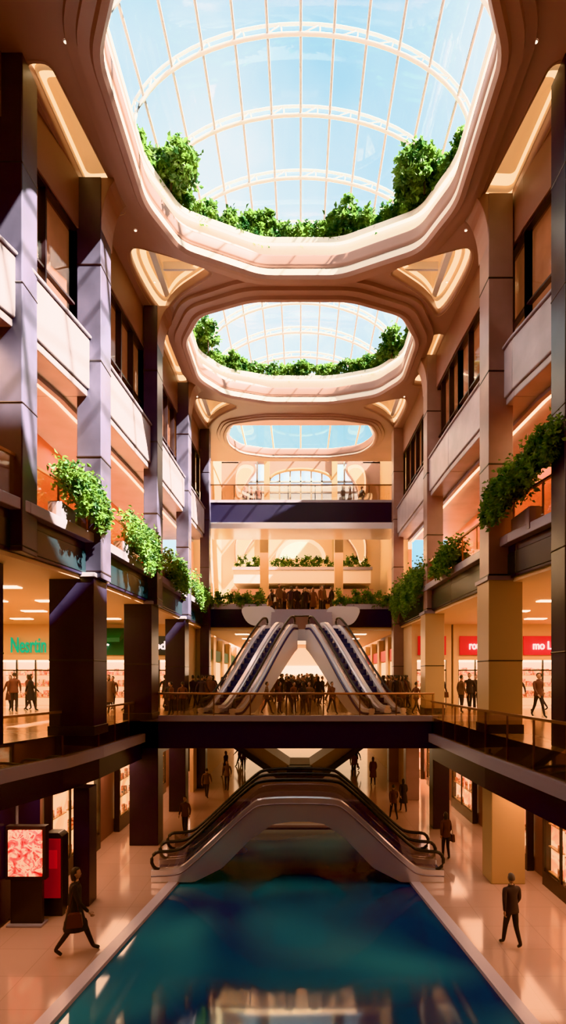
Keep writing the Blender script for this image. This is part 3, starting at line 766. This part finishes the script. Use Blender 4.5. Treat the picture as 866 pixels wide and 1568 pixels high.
        b.loft([[(r*math.cos(2*math.pi*i/12),.0+r*.9*math.sin(2*math.pi*i/12),z) for i in range(12)] for r,z in ((.085,1.46),(.075,1.52),(.068,1.525),(.075,1.45))],jack)
    if bag:
        b.loft([[(.26+dx,.02+dy*k,z) for dx,dy in ((-.05,-.15),(.05,-.15),(.05,.15),(-.05,.15))] for z,k in ((.66,1.0),(.68,1.05),(.92,.85),(.94,.7))],BAG,cap0=True,cap1=True,smooth=False)
        b.tube([(.24,-.1,.92),(.21,-.05,1.2),(.17,0,1.5),(.21,.05,1.2),(.24,.1,.92)],.01,BAG,5)
    zmin=min(p[2] for p in b.v); b.v=[(x,y,z-zmin) for x,y,z in b.v]
    return b
proto=[human('a',.28,coat=False),human('b',.22,coat=True,longhair=True),human('c',.05,coat=False,arms=.05),human('d',.06,coat=False,longhair=True,bag=True,arms=.08)]
pm=[]
for p in proto:
    o=p.build('t'); pm.append(o.data); bpy.data.objects.remove(o)
def person(x,y,z,h,rz,k,parent=None,name='pedestrian'):
    o=bpy.data.objects.new(name,pm[k]); COL.objects.link(o); o.location=(x,y,z); o.rotation_euler=(0,0,rz); sc=h/1.78; o.scale=(sc,sc,sc)
    if parent: o.parent=parent
    return o
hero=human('h1',.34,coat=True,longhair=True,jack=COATB,trou=COATB,bag=True,arms=.2,sub=2).build('walking_woman')
hero.location=(-5.28,13.0,0); hero.rotation_euler=(0,0,math.radians(-75)); hero.scale=(1.14,)*3
hero2=human('h2',.2,jack=JACKG,trou=COATB,hair=HAIRG,arms=.12,sub=2).build('walking_man')
hero2.location=(5.05,13.3,0); hero2.rotation_euler=(0,0,math.radians(15)); hero2.scale=(1.0,)*3
for x,y,h,rz,k in [(-4.73,22.7,1.6,2.8,2),(5.15,19.7,1.68,.3,3),(4.2,25.1,1.6,.2,0),(4.9,26.5,1.6,.1,1),(-4.2,31.6,1.7,3,2),(-5.0,29.5,1.6,0,0),(-4.8,35.6,1.7,1,1),(-3.9,38,1.7,3,2),(3.4,35.6,1.7,0,3),(3.8,38,1.7,2,0),(-4.4,40,1.7,2,0),(4.3,33,1.7,0,1),(3.9,41,1.7,0,1),(-4.6,42,1.7,1,3)]:
    person(x,y,0,h,rz,k)
def crowd(name,items):
    e=bpy.data.objects.new(name,None); COL.objects.link(e)
    for it in items: person(*it,parent=e,name='shopper')
cr=[]
for i in range(100):
    cr.append((random.uniform(-4.8,4.6),random.uniform(32,47),4.88,random.uniform(1.55,1.85),random.uniform(0,6.28),random.randrange(4)))
for i in range(26): cr.append((random.choice((-1,1))*random.uniform(4.3,5.3),random.uniform(25,31),4.9,1.65,random.uniform(0,6.28),random.randrange(4)))
for x,y in ((.1,26.5),(-.35,30),(.6,33),(-.9,34),(1.2,31),(-1.6,33),(1.8,35),(-.6,27.5),(.9,28.5)): cr.append((x,y,4.9,1.6,random.uniform(0,6.28),random.randrange(4)))
for x,y in ((.1,22.6),(.35,23.1),(-.9,23.4),(-5.2,22.3),(-4.9,23),(4.7,22.6),(-1.4,22.9),(1.3,23.2),(-5.5,23.3),(-.3,23.6)): cr.append((x,y,4.92,1.35,random.uniform(0,6.28),random.randrange(4)))
crowd('shopper_crowd',cr)
crowd('shopper_crowd',[(random.uniform(-1.9,2.0),random.uniform(32.5,38),10.22,random.uniform(1.55,1.75),random.uniform(0,6.28),random.randrange(4)) for i in range(38)])
crowd('shopper_crowd',[(x,32.7,16.2,1.5,random.uniform(0,6.28),random.randrange(4)) for x in (-3.3,-2.9,-2.5,2.5,2.9,3.6)])
lw=[(-12.3,25.3),(-13.6,26),(-12.8,24.8),(-13.0,26.5),(-9.2,25.5),(-8.9,26.3),(-8.3,24),(-8.0,26),(-7.2,24.5),(-14.5,25),(-6.6,27),(-6.2,26.4)]
crowd('shopper_crowd',[(x,y,4.9,random.uniform(1.6,1.8),random.uniform(0,6.28),random.randrange(4)) for x,y in lw])
rw=[(8.2,26),(7.6,25),(8.6,25.5),(7.0,24.2),(9.1,26.3),(8.4,23),(11.0,25.5),(12.0,24.8),(12.4,26),(9.8,25),(6.6,26),(9.2,21.5),(6.3,27),(5.9,26.2)]
crowd('shopper_crowd',[(x,y,4.9,random.uniform(1.6,1.8),random.uniform(0,6.28),random.randrange(4)) for x,y in rw])

# ------------------------------------------------------------------ lights
def area(name,loc,sx,sy,p,col,rot=(0,0,0)):
    l=bpy.data.lights.new(name,'AREA'); l.shape='RECTANGLE'; l.size=sx; l.size_y=sy; l.energy=p; l.color=col
    o=bpy.data.objects.new(name,l); COL.objects.link(o); o.location=loc; o.rotation_euler=rot; return o
W=(1,.58,.32); W2=(1,.72,.45)
for s in (-1,1):
    area('wing_light',(s*11.5,20,9.0),8,12,740,W2)
    for y in (11,15,19.5,25,29): area('gallery_light',(s*7.4,y,13.9),1.2,3,95,W)
    for y in (9,13,17,21,26,31,37,43): area('ground_light',(s*6.9,y,3.3),1.2,2.5,70,(1,.58,.37))
    area('hall_light',(s*3,45,8.9),3,6,150,W2)
area('hall_light',(0,36,8.9),6,6,260,W2); area('hall_light',(0,36,14.5),7,3,320,W); area('hall_light',(0,38,23.2),6,5,110,W2)
sun=bpy.data.lights.new('sun','SUN'); sun.energy=68; sun.angle=math.radians(1.0); sun.color=(1,.87,.70)
so=bpy.data.objects.new('sun',sun); COL.objects.link(so); so.location=(20,-10,40)
d=Vector((-.92,.36,-1.15)); so.rotation_euler=d.to_track_quat('-Z','Y').to_euler()
# world
w=bpy.data.worlds.new('sky'); S.world=w; w.use_nodes=True; t=w.node_tree; bg=t.nodes['Background']
tc=t.nodes.new('ShaderNodeTexCoord'); n=t.nodes.new('ShaderNodeTexNoise'); n.inputs['Scale'].default_value=2.0; n.inputs['Detail'].default_value=5
r=t.nodes.new('ShaderNodeValToRGB'); r.color_ramp.elements[0].position=.40; r.color_ramp.elements[0].color=(.40,.68,.82,1); r.color_ramp.elements[1].position=.66; r.color_ramp.elements[1].color=(.92,.98,1,1)
t.links.new(tc.outputs['Generated'],n.inputs['Vector']); t.links.new(n.outputs['Fac'],r.inputs['Fac']); t.links.new(r.outputs['Color'],bg.inputs['Color']); bg.inputs['Strength'].default_value=1.25
# camera
c=bpy.data.cameras.new('camera'); co=bpy.data.objects.new('camera',c); COL.objects.link(co); co.location=(0,0,6.5); co.rotation_euler=(math.pi/2,0,0)
c.sensor_fit='VERTICAL'; c.sensor_height=36; c.lens=19.5; c.shift_x=-.0173; c.shift_y=.160; c.clip_start=.1
S.camera=co
try:
    S.view_settings.view_transform='Khronos PBR Neutral'
except Exception as e: print(e)
S.view_settings.exposure=0.1
